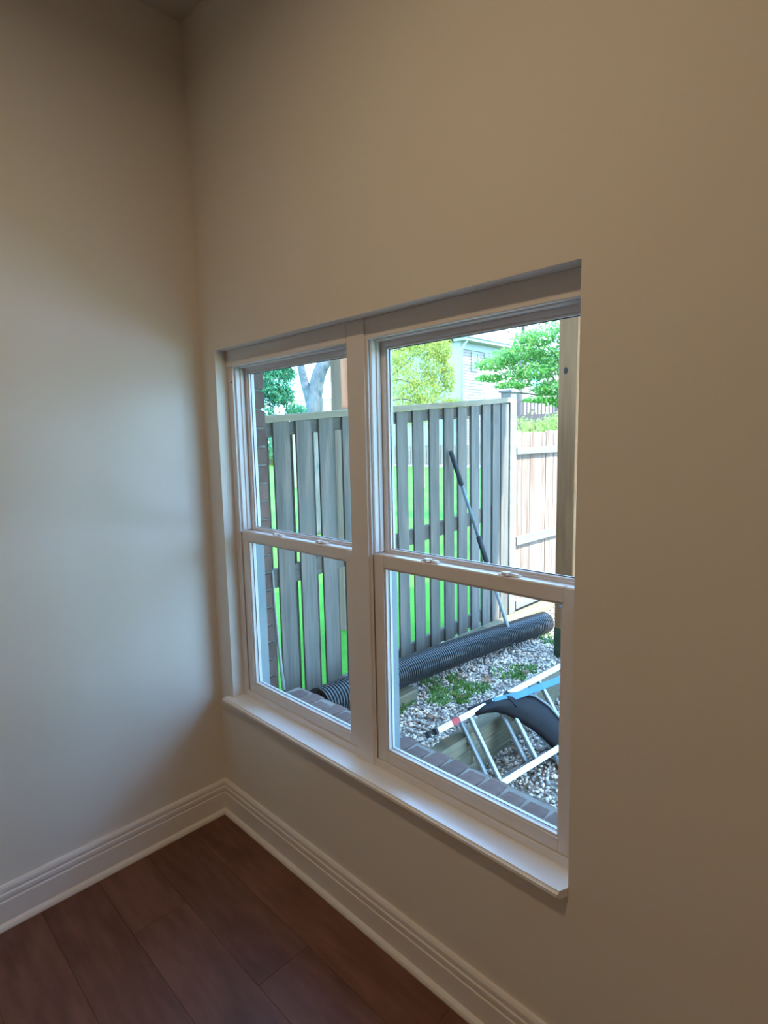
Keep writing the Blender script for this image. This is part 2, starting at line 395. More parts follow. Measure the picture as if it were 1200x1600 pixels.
def window(name, x0, x1, lx):
    w = empty(name, ((x0 + x1) / 2, .05, .53), kind='structure')
    zb, zt = .527, 1.888
    # frame: stepped vinyl profile
    L = [(x0, x0 + .030, .050, .145, zb, zt), (x1 - .030, x1, .050, .145, zb, zt), (x0 + .030, x1 - .030, .050, .145, zt - .055, zt), (x0 + .030, x1 - .030, .050, .092, zb, zb + .024)]
    L += [(x0 + .030, x0 + .035, .050, .054, zb + .024, zt - .055), (x1 - .035, x1 - .030, .050, .054, zb + .024, zt - .055)]
    # track liner of the upper sash below the meeting rail, and the steps above the lower sash
    L += [(x0 + .030, x0 + .038, .062, .096, 1.206, zt - .055), (x1 - .038, x1 - .030, .062, .096, 1.206, zt - .055)]
    L += [(x0 + .038, x0 + .042, .080, .096, 1.206, zt - .055), (x1 - .042, x1 - .038, .080, .096, 1.206, zt - .055)]
    L += [(x0 + .03, x1 - .03, .070, .145, zt - .062, zt - .055)]
    boxes('window_frame', M['vinyl'], L, w)
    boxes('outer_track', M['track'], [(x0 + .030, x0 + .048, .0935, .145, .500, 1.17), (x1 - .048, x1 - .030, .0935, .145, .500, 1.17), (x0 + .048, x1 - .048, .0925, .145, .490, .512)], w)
    # lower sash (room side)
    ls = boxes('lower_sash', M['vinyl'], ringl(x0 + .035, x1 - .035, .552, 1.203, .040, .056, .091, wt=.036, wb=.036)
               + ringl(x0 + .075, x1 - .075, .588, 1.167, .006, .0595, .086)
               + [(x0 + .036, x1 - .036, .058, .060, 1.2005, 1.2045)]
               + [(x1 - .115, x1 - .075, .0545, .058, .582, .5885), (x0 + .1, x0 + .0, .0, .0, 0, 0)][:1], w)
    boxes('gasket', M['gasket'], ringl(x0 + .082, x1 - .082, .595, 1.160, .0020, .0718, .0728), ls, bev=0)
    glass(ls, x0 + .078, x1 - .078, .592, 1.163, .073)
    for x in lx: sash_lock(x, 1.203, ls)
    # tilt latches seams
    us = boxes('upper_sash', M['vinyl'], ringl(x0 + .031, x1 - .031, 1.172, 1.834, .026, .098, .130, wt=.024, wb=.036)
               + ringl(x0 + .057, x1 - .057, 1.208, 1.810, .006, .102, .124), w)
    boxes('gasket', M['gasket'], ringl(x0 + .063, x1 - .063, 1.214, 1.804, .0020, .1108, .1118), us, bev=0)
    glass(us, x0 + .060, x1 - .060, 1.211, 1.807, .112)
    return w
w1 = window('window_1', .102, .822, (.355, .605))
w2 = window('window_2', .837, 1.557, (1.076, 1.329))
# small dark screw hole in the left jamb
bm = bmesh.new(); bmesh.ops.create_cone(bm, cap_ends=True, segments=8, radius1=.0028, radius2=.0028, depth=.002)
o = link('screw_hole', finish(bm, 'screw_hole'), M['gasket'], w1); o.rotation_euler = (math.pi / 2, 0, 0); o.location = Vector((.128, .0497, 1.772)) - Vector(w1.location)

# ------------------------------------------------------------------ CEILING LAMPS (recessed)
for i, (loc, p, s) in enumerate(LAMPS):
    e = empty('ceiling_lamp', (loc[0], loc[1], RZ), ['round recessed ceiling lamp above the middle of the window wall', 'round recessed ceiling lamp further into the room'][i], 'lamp', 'recessed ceiling lamps')
    bm = bmesh.new(); seg = 24
    a = [bm.verts.new((.105 * math.cos(2 * math.pi * k / seg), .105 * math.sin(2 * math.pi * k / seg), -.002)) for k in range(seg)]
    b = [bm.verts.new((.085 * math.cos(2 * math.pi * k / seg), .085 * math.sin(2 * math.pi * k / seg), -.008)) for k in range(seg)]
    for k in range(seg): bm.faces.new((a[k], a[(k + 1) % seg], b[(k + 1) % seg], b[k]))
    link('lamp_trim', finish(bm, 'lamp_trim'), M['lampwhite'], e)
    bm = bmesh.new(); bmesh.ops.create_circle(bm, cap_ends=True, segments=seg, radius=.085); bmesh.ops.translate(bm, vec=(0, 0, -.004), verts=bm.verts)
    link('diffuser', finish(bm, 'diffuser'), M['lampglow'], e)

# ------------------------------------------------------------------ EXTERIOR HOUSE WALL (brick veneer)
we = empty('wall_exterior', kind='structure')
boxes('veneer_backing', M['mortar'], [(-1.2, .118, .1405, .182, -.6, 3.3), (1.56, 5.0, .1405, .182, -.6, 3.3), (.118, 1.545, .1405, .182, 1.93, 3.3), (.118, 1.545, .1405, .182, -.6, .45)], we, bev=0)
zk = 1.748
for k in range(-4, 20):
    zt = zk - .0735 * k - .005; zb = zt - .0635
    if k % 2: box('brick', M['brick'], -.068, .132, .142, .192, zb, zt, we, bev=.003)
    else: box('brick', M['brick'], .034, .132, .142, .192, zb, zt, we, bev=.003)
# rowlock sill bricks and the brick ledge beyond them
bm = bmesh.new(); bxv(bm, -.0345, .0345, -.052, .052, -.045, .045, .003); rl = finish(bm, 'brick'); rl.materials.append(M['brick'])
for i in range(19):
    x = .16 + i * .0775
    o = link('brick', rl, None, we, loc=(x, .203, .424 + random.uniform(-.002, .002))); o.rotation_euler = (math.radians(-9), 0, 0)
for i in range(19):
    x = .12 + i * .0775
    o = link('brick', rl, None, we, loc=(x, .308, .400 + random.uniform(-.002, .002))); o.rotation_euler = (math.radians(-6), 0, 0)
boxes('ledge_mortar', M['mortar'], [(.08, 1.60, .15, .252, .33, .458), (.06, 1.62, .19, .352, -.4, .441)], we, bev=0)
# thin pale sealant strip running down the brick corner
tubeobj('sealant_strip', M['white'], [(.136, .189, 1.02), (.137, .194, .85), (.139, .203, .68), (.141, .216, .50)], [.003, .0045, .006, .008], we, 6)
o = boxes('downpipe_shoe', M['mortar'], [(.12, .17, .195, .24, .463, .475)], we)

# ------------------------------------------------------------------ GROUND
def grid(name, m, x0, x1, y0, y1, nx, ny, zf, kind=None):
    xs = np.linspace(x0, x1, nx); ys = np.linspace(y0, y1, ny); X, Y = np.meshgrid(xs, ys)
    Z = zf(X, Y); v = np.stack([X, Y, Z], -1).reshape(-1, 3)
    i = np.arange((nx - 1) * (ny - 1)); r, c = i // (nx - 1), i % (nx - 1); a = r * nx + c
    o = npmesh(name, v, np.stack([a, a + 1, a + nx + 1, a + nx], -1), m, smooth=True)
    return tag(o, kind=kind)
def nz(X, Y, s, a): return a * (np.sin(X * s + 1.3) * np.cos(Y * s * .9 + .4) + .5 * np.sin(X * s * 2.3 + Y * s * 1.7))
UG = lambda X, Y: -.022 + nz(X, Y, 6, .005)
LG = lambda X, Y: -.275 + .13 * np.clip(Y - 1.2, -1, 3) * 1.0 + nz(X, Y, 5, .008) * (X > .35)
grid('gravel_ground', M['soil'], -.62, .30, .15, 7.5, 30, 160, UG, 'structure')
grid('gravel_ground.001', M['soil'], .34, 3.2, .19, 7.5, 90, 120, LG, 'structure')
grid('lawn_ground', M['lawn'], -45, -.62, -12, 60, 60, 60, lambda X, Y: -.04 + nz(X, Y, .4, .02), 'structure')
grid('lawn_ground.001', M['lawn'], -.62, 40, 7.5, 60, 40, 40, lambda X, Y: -.02 + nz(X, Y, .4, .02) + 0 * X, 'structure')
grid('bounce_ground', mat('bounce_concrete', (.62, .61, .58), .9, noise=(3, (.70, .69, .66))), 1.1, 16, 2.9, 12, 4, 4, lambda X, Y: -.02 + 0 * X, 'structure')  # unseen pale slab added to bounce sunlight up through the window
grid('lawn_ground.002', M['lawn'], 3.2, 45, -12, 2.9, 40, 40, lambda X, Y: -.12 + 0 * X, 'structure')
grid('lawn_ground.003', M['lawn'], 16, 45, 2.9, 7.5, 4, 4, lambda X, Y: -.06 + 0 * X, 'structure')
tag(box('garden_path', M['path'], -40, -6, 25.3, 27.6, -.06, .02, bev=0), kind='structure')
# pebbles: one loose layer nobody could count
ico = bmesh.new(); bmesh.ops.create_icosphere(ico, subdivisions=1, radius=1); ico.verts.ensure_lookup_table()
IV = np.array([v.co[:] for v in ico.verts]); IF = np.array([[v.index for v in f.verts] for f in ico.faces]); ico.free()
def pebbles(name, n, x0, x1, y0, y1, zf, rmin, rmax, label, dens=1.0):
    px = rng.uniform(x0, x1, n); py = y0 + (y1 - y0) * rng.power(dens, n) if dens != 1.0 else rng.uniform(y0, y1, n)
    pz = zf(px, py) + rng.uniform(0, .012, n)
    s = rng.uniform(rmin, rmax, (n, 1, 1)) * rng.uniform(.6, 1.25, (n, 1, 3)) * np.array([1, 1, .7])
    V = IV[None] * (1 + rng.normal(0, .10, (n, 12, 1))) * s
    a = rng.uniform(0, 2 * np.pi, n); ca, sa = np.cos(a), np.sin(a); R = np.zeros((n, 3, 3)); R[:, 0, 0] = ca; R[:, 0, 1] = -sa; R[:, 1, 0] = sa; R[:, 1, 1] = ca; R[:, 2, 2] = 1
    b = rng.normal(0, .5, n); cb, sb = np.cos(b), np.sin(b); Q = np.zeros((n, 3, 3)); Q[:, 0, 0] = 1; Q[:, 1, 1] = cb; Q[:, 1, 2] = -sb; Q[:, 2, 1] = sb; Q[:, 2, 2] = cb
    V = np.einsum('nij,nvj->nvi', R @ Q, V) + np.stack([px, py, pz], -1)[:, None]
    F = IF[None] + (np.arange(n) * 12)[:, None, None]
    o = npmesh(name, V.reshape(-1, 3), F.reshape(-1, 3), M['pebble'])
    return tag(o, label, 'gravel', kind='stuff')
pebbles('gravel', 9000, -.46, .31, .36, 3.6, UG, .007, .013, 'pale grey and white gravel of the upper bed between fence and timber wall')
pebbles('gravel.001', 9500, .37, 1.75, .36, 2.8, LG, .007, .0135, 'pale gravel of the lower bed right of the timber wall')

# ------------------------------------------------------------------ SHADOWBOX FENCE
FX = -.55
ft = lambda y: 1.650 + .079 * (y - .65)      # underside of the cap
fb = lambda y: .01 - .01 * y                # board bottoms
fence = empty('shadowbox_fence', (FX, .4, 0), 'weathered grey fence of alternating boards with a tan cap rail, right outside the window', 'fence')
def sboard(name, m, x0, x1, yc, w, z0, z1, parent, lean=0.):
    bm = bmesh.new(); h = z1 - z0; bxv(bm, x0, x1, -w / 2, w / 2, -h / 2, h / 2, .002)
    for v in bm.verts:
        v.co.y += lean * v.co.z
    o = link(name, finish(bm, name), m, parent); o.location = Vector((0, yc, (z0 + z1) / 2)) - world_of(parent)
    return o
fy = [.41, .575, .741, .895, 1.060, 1.239, 1.400, 1.562, 1.722, 1.886, 2.058, 2.228, 2.394, 2.560, 2.710, 2.850, 2.976]
for i, y in enumerate(fy):
    w = .108 + random.uniform(-.003, .003)
    sboard('front_board', M['fence'], FX, FX + .016, y, w, max(fb(y), -.03) + random.uniform(-.01, .01), ft(y) + random.uniform(-.004, .004), fence, random.uniform(-.002, .002))
    if i < len(fy) - 1:
        sboard('back_board', M['fence'], FX - .054, FX - .038, y + .060, .104, max(fb(y), -.03), ft(y), fence, random.uniform(-.002, .002))
def rail(name, m, za, zb_, ya, yb, h, x0, x1, parent):
    bm = bmesh.new(); vs = bxv(bm, x0, x1, ya, yb, -h, 0, 0)
    for v in vs: v.co.z += za if v.co.y < (ya + yb) / 2 else zb_
    c = Vector(((x0 + x1) / 2, (ya + yb) / 2, (za + zb_) / 2))
    for v in bm.verts: v.co -= c
    bmesh.ops.bevel(bm, geom=list(bm.edges), offset=.002, segments=1, affect='EDGES')
    o = link(name, finish(bm, name), m, parent); o.location = c - world_of(parent); return o
def rl_(f, name, m, h, x0, x1, ya=.33, yb=3.03, par=None): return rail(name, m, f(ya), f(yb), ya, yb, h, x0, x1, par or fence)
rl_(lambda y: ft(y) - .002, 'top_rail', M['fence_rail'], .075, FX - .038, FX)
rl_(lambda y: .847 + .0707 * (y - .8), 'middle_rail', M['fence_rail'], .105, FX - .038, FX)
rl_(lambda y: .095 + .06 * (y - 1.85), 'bottom_rail', M['fence_rail'], .095, FX - .038, FX)
for ya, yb, dz in ((.33, 1.30, 0), (1.302, 3.045, .001)):
    rail('cap_rail', M['cap'], ft(ya) + .040 + dz, ft(yb) + .040 + dz, ya, yb, .040, FX - .075, FX + .03, fence)
# end post with flat cap
box('post', M['cedar_rail'], FX - .075, FX + .022, 3.048, 3.145, -.05, 1.925, fence, bev=.003)
bm = bmesh.new(); hx = .062
lo = [bm.verts.new((sx * hx, sy * hx, 0)) for sx, sy in ((-1, -1), (1, -1), (1, 1), (-1, 1))]; md = [bm.verts.new((v.co.x, v.co.y, .018)) for v in lo]
hi = [bm.verts.new((v.co.x * .55, v.co.y * .55, .032)) for v in lo]
bm.faces.new(lo[::-1]); bm.faces.new(hi)
for a, b in ((lo, md), (md, hi)):
    for k in range(4): bm.faces.new((a[k], a[(k + 1) % 4], b[(k + 1) % 4], b[k]))
o = link('post_cap', finish(bm, 'post_cap'), M['cedar_rail'], fence); o.location = Vector((FX - .026, 3.097, 1.925)) - world_of(fence)
# start post against the house
box('post', M['darkpost'], FX - .13, FX - .04, .26, .35, -.05, 1.66, fence, bev=.003)

# ------------------------------------------------------------------ PRIVACY FENCE (continues beyond the post)
pf = empty('privacy_fence', (FX, 3.15, 0), 'pale sunlit picket privacy fence with closed dog-eared boards beyond the grey fence post', 'fence')
y = 3.15; i = 0
while y < 7.4:
    w = random.choice((.135, .14, .145, .11)); top = 1.605 + random.uniform(-.008, .008); z0 = -.03
    bm = bmesh.new(); c = .022
    pr = [(-w / 2 + .0015, z0), (w / 2 - .0015, z0), (w / 2 - .0015, top - c), (w / 2 - c, top), (-w / 2 + c, top), (-w / 2 + .0015, top - c)]
    f0 = [bm.verts.new((.008, a, b)) for a, b in pr]; f1 = [bm.verts.new((-.008, a, b)) for a, b in pr]
    bm.faces.new(f0); bm.faces.new(f1[::-1])
    for k in range(6): bm.faces.new((f0[k], f1[k], f1[(k + 1) % 6], f0[(k + 1) % 6]))
    o = link('fence_board', finish(bm, 'fence_board'), M['cedar'], pf); o.location = Vector((FX - .02 + random.uniform(-.002, .002), y + w / 2, 0)) - world_of(pf)
    y += w + .002
for za, zb_ in ((1.465, 1.475), (.690, .69), (.12, .12)):
    rail('fence_rail', M['cedar_rail'], za, zb_, 3.15, 7.4, .060 if za > 1 else .075, FX - .011, FX + .027, pf)
for yy in (5.3, 7.4): box('post', M['cedar_rail'], FX - .12, FX - .03, yy, yy + .09, -.05, 1.65, pf)

# ------------------------------------------------------------------ DECK OVERHEAD, unseen, added to shade the yard (its post stands in the gravel)
deck = empty('shade_deck', (1.2, 2.3, 0), 'unseen shading deck overhead on a brown knotty post at the right edge of the window', 'deck')
PX0, PX1, PY0, PY1 = .175, .305, 2.515, 2.645
def deckpost(x0, x1, y0, y1, z0, z1, m, parent, moss=True):
    p = box('post', m, x0, x1, y0, y1, z0, z1, parent, bev=.004)
    return p
p = deckpost(PX0, PX1, PY0, PY1, -.04, 2.90, M['post'], deck)
# knots and the growth rings round them, mossy foot, bolt: pieces on the post
def disc(name, m, loc, r, sx, sz, par, rot=(math.pi / 2, 0, 0), dep=.003):
    bm = bmesh.new(); bmesh.ops.create_uvsphere(bm, u_segments=12, v_segments=6, radius=r)
    for v in bm.verts: v.co = Vector((v.co.x * sx, v.co.y * dep / r, v.co.z * sz))
    o = link(name, finish(bm, name, True), m, par); o.location = Vector(loc) - world_of(par); return o
disc('knot', M['knot'], (.226, PY0, 1.985), .021, .7, 1.1, p)
boxes('mossy_foot', M['moss'], [(PX0 - .002, PX1 + .002, PY0 - .002, PY1 + .002, -.04, .20)], p, bev=.004)
bm = bmesh.new(); bmesh.ops.create_cone(bm, cap_ends=True, segments=8, radius1=.011, radius2=.009, depth=.012)
o = link('bolt', finish(bm, 'bolt'), M['polegrey'], p); o.rotation_euler = (math.pi / 2, 0, 0); o.location = Vector((.222, PY0 - .005, .36)) - world_of(p)
deckpost(3.95, 4.08, PY0, PY1, -.3, 2.90, M['post'], deck)
box('beam', M['post'], -.2, 4.2, PY0 + .01, PY0 + .10, 2.90, 3.06, deck)
for k in range(11): box('joist', M['post'], -.16 + k * .42, -.12 + k * .42, .19, 3.12, 3.06, 3.18, deck)
for k in range(20): box('deck_board', M['post'], -.22, 4.2, .20 + k * .146, .34 + k * .146, 3.18, 3.21, deck)

nb = empty('neighbour_deck', (-1.49, 1.93, 0), 'brown deck post with a dark shaded front, standing behind the grey fence', 'deck')
box('post', M['darkpost'], -1.515, -1.385, 1.935, 2.065, -.05, 2.9, nb, bev=.004)
box('beam', M['darkpost'], -4.5, -1.385, 1.945, 2.055, 2.9, 3.08, nb)
box('post', M['darkpost'], -4.4, -4.27, 1.935, 2.065, -.05, 2.9, nb, bev=.004)
for k in range(8): box('deck_board', M['darkpost'], -4.5, -1.39, .2 + k * .26, .44 + k * .26, 3.08, 3.11, nb)

# ------------------------------------------------------------------ TIMBERS
tw = empty('timber_wall', (.30, .4, 0), 'low retaining wall of stacked greenish timbers under the ladder', 'wall')
for c in range(3):
    zt = -.012 - c * .090; yy = .36 + (c % 2) * -.3
    seg = [(.36, 1.62), (1.625, 3.4)] if c % 2 == 0 else [(.36, 1.22), (1.225, 2.5), (2.505, 3.4)]
    for a, b in seg:
        box('timber', M['timber'], .302 - c * .004, .392 - c * .002, a, b, zt - .086, zt, tw, bev=.008)
te = empty('timber_edging', (-.45, 3.2, 0), 'pale landscape timber lying along the foot of the fences behind the pipe', 'timber')
for a, b in ((1.55, 2.58), (2.585, 4.6)): box('timber', M['timber'], -.52, -.40, a, b, -.045, .035, te, bev=.008)
for i, (x0, x1, y0, y1) in enumerate(((-.40, -.235, .40, 1.34), (-.232, -.085, .40, 1.335))):
    o = box('landscape_timber', M['timber'], x0, x1, y0, y1, -.05, .052 + i * .003, bev=.006)
    tag(o, ['short cut timber under the near end of the black pipe, on the fence side', 'short cut timber end showing at the gravel edge below the black pipe'][i], 'timber', 'short timbers under the pipe')

# ------------------------------------------------------------------ CORRUGATED PIPE
ctrl = [Vector(p) for p in ((-.115, .60, .21), (-.13, .80, .195), (-.16, 1.1, .165), (-.19, 1.45, .135), (-.195, 1.85, .11), (-.19, 2.3, .085), (-.165, 2.68, .068), (-.13, 2.95, .065))]
def catmull(pts, n):
    out = []; P_ = [pts[0] * 2 - pts[1]] + pts + [pts[-1] * 2 - pts[-2]]
    for i in range(1, len(P_) - 2):
        for k in range(n):
            t = k / n; a, b, c, d = P_[i - 1:i + 3]
            out.append(.5 * ((2 * b) + (c - a) * t + (2 * a - 5 * b + 4 * c - d) * t * t + (3 * b - a - 3 * c + d) * t ** 3))
    out.append(pts[-1]); return out
cl = catmull(ctrl, 60)
# resample to even steps
acc = [0]
for a, b in zip(cl, cl[1:]): acc.append(acc[-1] + (b - a).length)
Lp = acc[-1]; nr = 118; step = Lp / (nr * 4); pts = []; j = 0
for k in range(nr * 4 + 1):
    s_ = min(k * step, Lp - 1e-6)
    while acc[j + 1] < s_: j += 1
    t_ = (s_ - acc[j]) / (acc[j + 1] - acc[j]); pts.append(cl[j].lerp(cl[j + 1], t_))
rad = [(.083, .083, .072, .072)[k % 4] for k in range(len(pts))]
pipe = tubeobj('drain_pipe', M['pipe'], pts, rad, seg=22, smooth=False, cap=False)
tag(pipe, 'black corrugated drain pipe lying along the foot of the fence', 'pipe')
sd = pipe.modifiers.new('thickness', 'SOLIDIFY'); sd.thickness = .004

# ------------------------------------------------------------------ EXTENSION POLE
a = Vector((-.115, 2.46, -.004)); b = Vector((-.505, 2.205, 1.462)); pole = empty('extension_pole', a, 'grey telescopic pole with black grips leaning on the fence across the pipe', 'pole')
L_ = lambda t: a.lerp(b, t)
tubeobj('lower_tube', M['polelight'], [L_(0), L_(.005), L_(.44)], [.010, .0145, .0135], pole, 12)
tubeobj('collar_grip', M['foam'], [L_(.435), L_(.44), L_(.565), L_(.57)], [.012, .019, .019, .012], pole, 12)
tubeobj('upper_tube', M['polegrey'], [L_(.565), L_(.83)], [.0125, .0125], pole, 12)
tubeobj('foam_handle', M['foam'], [L_(.825), L_(.83), L_(.99), L_(1)], [.012, .018, .0175, .012], pole, 12)
wire = empty('loose_wire', (-.11, 2.42, 0), 'thin dark wire coiled in loose loops on the gravel at the foot of the pole', 'wire')
for pth in ([(-.115, 2.44, .03), (-.10, 2.32, .05), (-.07, 2.2, .03), (-.03, 2.02, .008), (.02, 1.93, -.002), (.06, 1.88, 0)],
            [(-.115, 2.44, .03), (-.05, 2.40, .03), (.02, 2.36, .025), (.10, 2.40, .03), (.15, 2.34, .015), (.17, 2.24, .0), (.10, 2.16, 0), (.02, 2.1, .004)]):
    tubeobj('strand', M['wire'], catmull([Vector(p) for p in pth], 6), .0028, wire, 5)

# ------------------------------------------------------------------ LADDER
O_ = Vector((.335, 1.19, .062)); u = Vector((.256, .953, .161)).normalized(); v = Vector((.572, -.015, -.82)); v = (v - u * v.dot(u)).normalized(); nn = u.cross(v).normalized()
if nn.y > 0: nn = -nn
lad = empty('extension_ladder', O_, 'aluminium extension ladder lying on its side against the timber wall', 'ladder')
pt, wd = .253, .349
def ch(w, h, t):   # C channel section, open side along -w
    return [(-w / 2, -h / 2), (w / 2, -h / 2), (w / 2, -h / 2 + t), (-w / 2 + t, -h / 2 + t), (-w / 2 + t, h / 2 - t), (w / 2, h / 2 - t), (w / 2, h / 2), (-w / 2, h / 2)]
def lrail(base, s0, s1, off, flip, name):
    a = base + u * s0 + nn * off; b = base + u * s1 + nn * off; w = v * flip; n_ = u.cross(w)
    pr = ch(.030, .046, .003)
    return obar(name, M['alu'], a, b, None, w, lad, prof=pr)
S0, S1 = -.20, 1.42
lrail(O_ - v * .006, S0, S1, 0, 1, 'side_rail'); lrail(O_ - v * .006, S0 + .025, S1 + .1, .048, 1, 'side_rail')
lrail(O_ + v * (wd + .006), S0 + .16, S1, 0, -1, 'side_rail'); lrail(O_ + v * (wd + .006), S0 + .185, S1 + .1, .048, -1, 'side_rail')
for i in range(6):
    for off, sh in ((0, 0), (.048, .035)):
        c = O_ + u * (pt * i + sh) + nn * off
        obar('rung', M['alurung'], c, c + v * wd, (.026, .024), u, lad, bev=.006)
# black end caps, red warning sticker
for off, sh in ((0, 0), (.048, .025)):
    c = O_ - v * .006 + u * (S0 + sh - .012) + nn * off; obar('end_cap', M['rubber'], c, c + u * .05, (.031, .041), v, lad)
c = O_ - v * .006 + u * (S0 + .115) + nn * .048; obar('warning_sticker', M['red'], c, c + u * .05, (.0312, .0472), v, lad, bev=0)

# ------------------------------------------------------------------ BLACK SHELL WITH BLUE BAR on the ladder
def LP(s, t, h=.0): return O_ + u * s + v * t + nn * (.055 + h)
seat = empty('folding_seat', LP(.3, 0), 'folded seat with black curved plastic shell and bright blue bar, lying on the ladder', 'seat')
arc_o = [(.06, .0), (.13, -.012), (.22, -.01), (.31, .0), (.38, .025), (.45, .07), (.505, .15), (.535, .25), (.55, .37)]
arc_i = [(.07, .02), (.13, .03), (.19, .05), (.24, .085), (.29, .14), (.335, .20), (.375, .265), (.41, .34), (.43, .42)]
def band(name, m, A, B, h0, h1, bulge, parent):
    bm = bmesh.new(); rows = []; c = world_of(parent); n_ = 6
    for k in range(len(A)):
        r = []
        for j in range(n_ + 1):
            f = j / n_; s = A[k][0] * (1 - f) + B[k][0] * f; t = A[k][1] * (1 - f) + B[k][1] * f
            r.append(bm.verts.new(LP(s, t, h0 * (1 - f) + h1 * f + bulge * math.sin(math.pi * f)) - c))
        rows.append(r)
    for a, b in zip(rows, rows[1:]):
        for j in range(n_): bm.faces.new((a[j], a[j + 1], b[j + 1], b[j]))
    o = link(name, finish(bm, name, True), m, parent)
    md = o.modifiers.new('thickness', 'SOLIDIFY'); md.thickness = .006
    o.location = (0, 0, 0); return o
band('seat_shell', M['shell'], arc_o, arc_i, .015, .0, .022, seat)
band('inner_pad', M['pad'], [(.36, .12), (.42, .15), (.47, .21), (.50, .30), (.50, .42)], [(.33, .17), (.37, .23), (.39, .31), (.40, .40), (.40, .48)], -.012, -.02, .01, seat)
tubeobj('edge_trim', M['pad'], [LP(s, t - .004, .018) for s, t in arc_o[3:]], .007, seat, 8)
obar('blue_bar', M['blue'], LP(.31, .020, .02), LP(.95, .085, .03), (.036, .022), v, seat)
obar('blue_bar', M['blue'], LP(.20, -.012, .01), LP(.335, .012, .02), (.022, .024), v, seat)
obar('bracket', M['shell'], LP(.285, -.02, .02), LP(.315, .07, .03), (.030, .012), u, seat)
obar('bracket', M['shell'], LP(.05, -.01, -.01), LP(.19, .0, .01), (.05, .025), v, seat)

# ------------------------------------------------------------------ WEEDS, DEAD LEAVES
def tuft(name, spots, n, label):
    V, F = [], []
    for cx, cy, r in spots:
        z0 = float(UG(np.array(cx), np.array(cy)))
        for k in range(n):
            a = random.uniform(0, 6.28); d = r * math.sqrt(random.random()); x = cx + d * math.cos(a); y = cy + d * math.sin(a)
            h = random.uniform(.012, .045); b = random.uniform(0, 6.28); w = random.uniform(.003, .008); lx, ly = random.uniform(-.02, .02), random.uniform(-.02, .02)
            i = len(V); V += [(x - w * math.cos(b), y - w * math.sin(b), z0 + .004), (x + w * math.cos(b), y + w * math.sin(b), z0 + .004), (x + lx + w * .6, y + ly, z0 + h), (x + lx - w * .6, y + ly, z0 + h * .9)]
            F.append((i, i + 1, i + 2, i + 3))
    return tag(npmesh(name, V, F, M['weed']), label, 'weeds', kind='stuff')
tuft('weeds', [(-.03, 1.52, .09), (.02, 1.40, .07), (.06, 1.60, .08), (.10, 1.72, .07), (-.02, 1.68, .05), (.11, 1.50, .05)], 120, 'green weeds growing in the gravel above the ladder')
tuft('weeds.001', [(-.09, 1.16, .06), (-.07, 1.08, .05), (-.10, 1.25, .04)], 80, 'small green weeds in the gravel next to the window mullion')
tuft('weeds.002', [(-.19, 1.58, .07), (-.08, 1.5, .06), (-.12, 1.72, .05)], 70, 'green weeds beside the cut timber end below the pipe')
tuft('weeds.003', [(.09, 2.02, .10), (.16, 2.16, .07), (.20, 2.02, .05)], 100, 'green weeds in the gravel between wire and deck post')
tuft('weeds.004', [(-.05, 2.85, .08), (.02, 2.75, .06)], 60, 'faint green weeds by the far end of the pipe')
def leaf(loc, s, rz, label):
    bm = bmesh.new(); n_ = 10; vs = []
    for k in range(n_ * 2):
        a = math.pi * k / n_; r = s * (1 if k % 2 == 0 else .45) * (1.2 if k in (0,) else 1) * random.uniform(.85, 1.1)
        vs.append(bm.verts.new((r * math.cos(a), r * math.sin(a), random.uniform(-.1, .35) * s)))
    c = bm.verts.new((0, 0, .1 * s))
    for k in range(len(vs)): bm.faces.new((vs[k], vs[(k + 1) % len(vs)], c))
    o = link('fallen_leaf', finish(bm, 'fallen_leaf'), M['deadleaf']); o.location = loc; o.rotation_euler = (random.uniform(-.25, .25), random.uniform(-.25, .25), rz)
    return tag(o, label, 'leaf', 'dead leaves on the gravel')
up = lambda x, y: (x, y, float(UG(np.array(x), np.array(y))) + .022)
lo_ = lambda x, y: (x, y, float(LG(np.array(x), np.array(y))) + .025)
leaf(up(-.06, 1.74), .055, .4, 'brown dead leaf nearest the middle of the black pipe')
leaf(up(.07, 1.83), .05, 1.2, 'brown dead leaf on bare gravel, right of the one by the pipe')
leaf(up(.08, 1.53), .045, 2.2, 'curled dead leaf standing in the green weeds above the ladder')
leaf(up(.14, 1.20), .05, .9, 'grey-brown dead leaf beside the end of the upper ladder rail')
leaf(up(.19, 2.10), .045, 3.0, 'dead leaf in the weeds beside the wire')
leaf(up(-.23, 1.86), .04, 4.0, 'small reddish dead leaf tucked under the pipe')
leaf(lo_(.46, 1.55), .05, 1.0, 'brown dead leaf on the lower gravel between the ladder rungs')
leaf(lo_(.66, 1.95), .045, .3, 'dark dead leaf on the lower gravel outside the ladder')

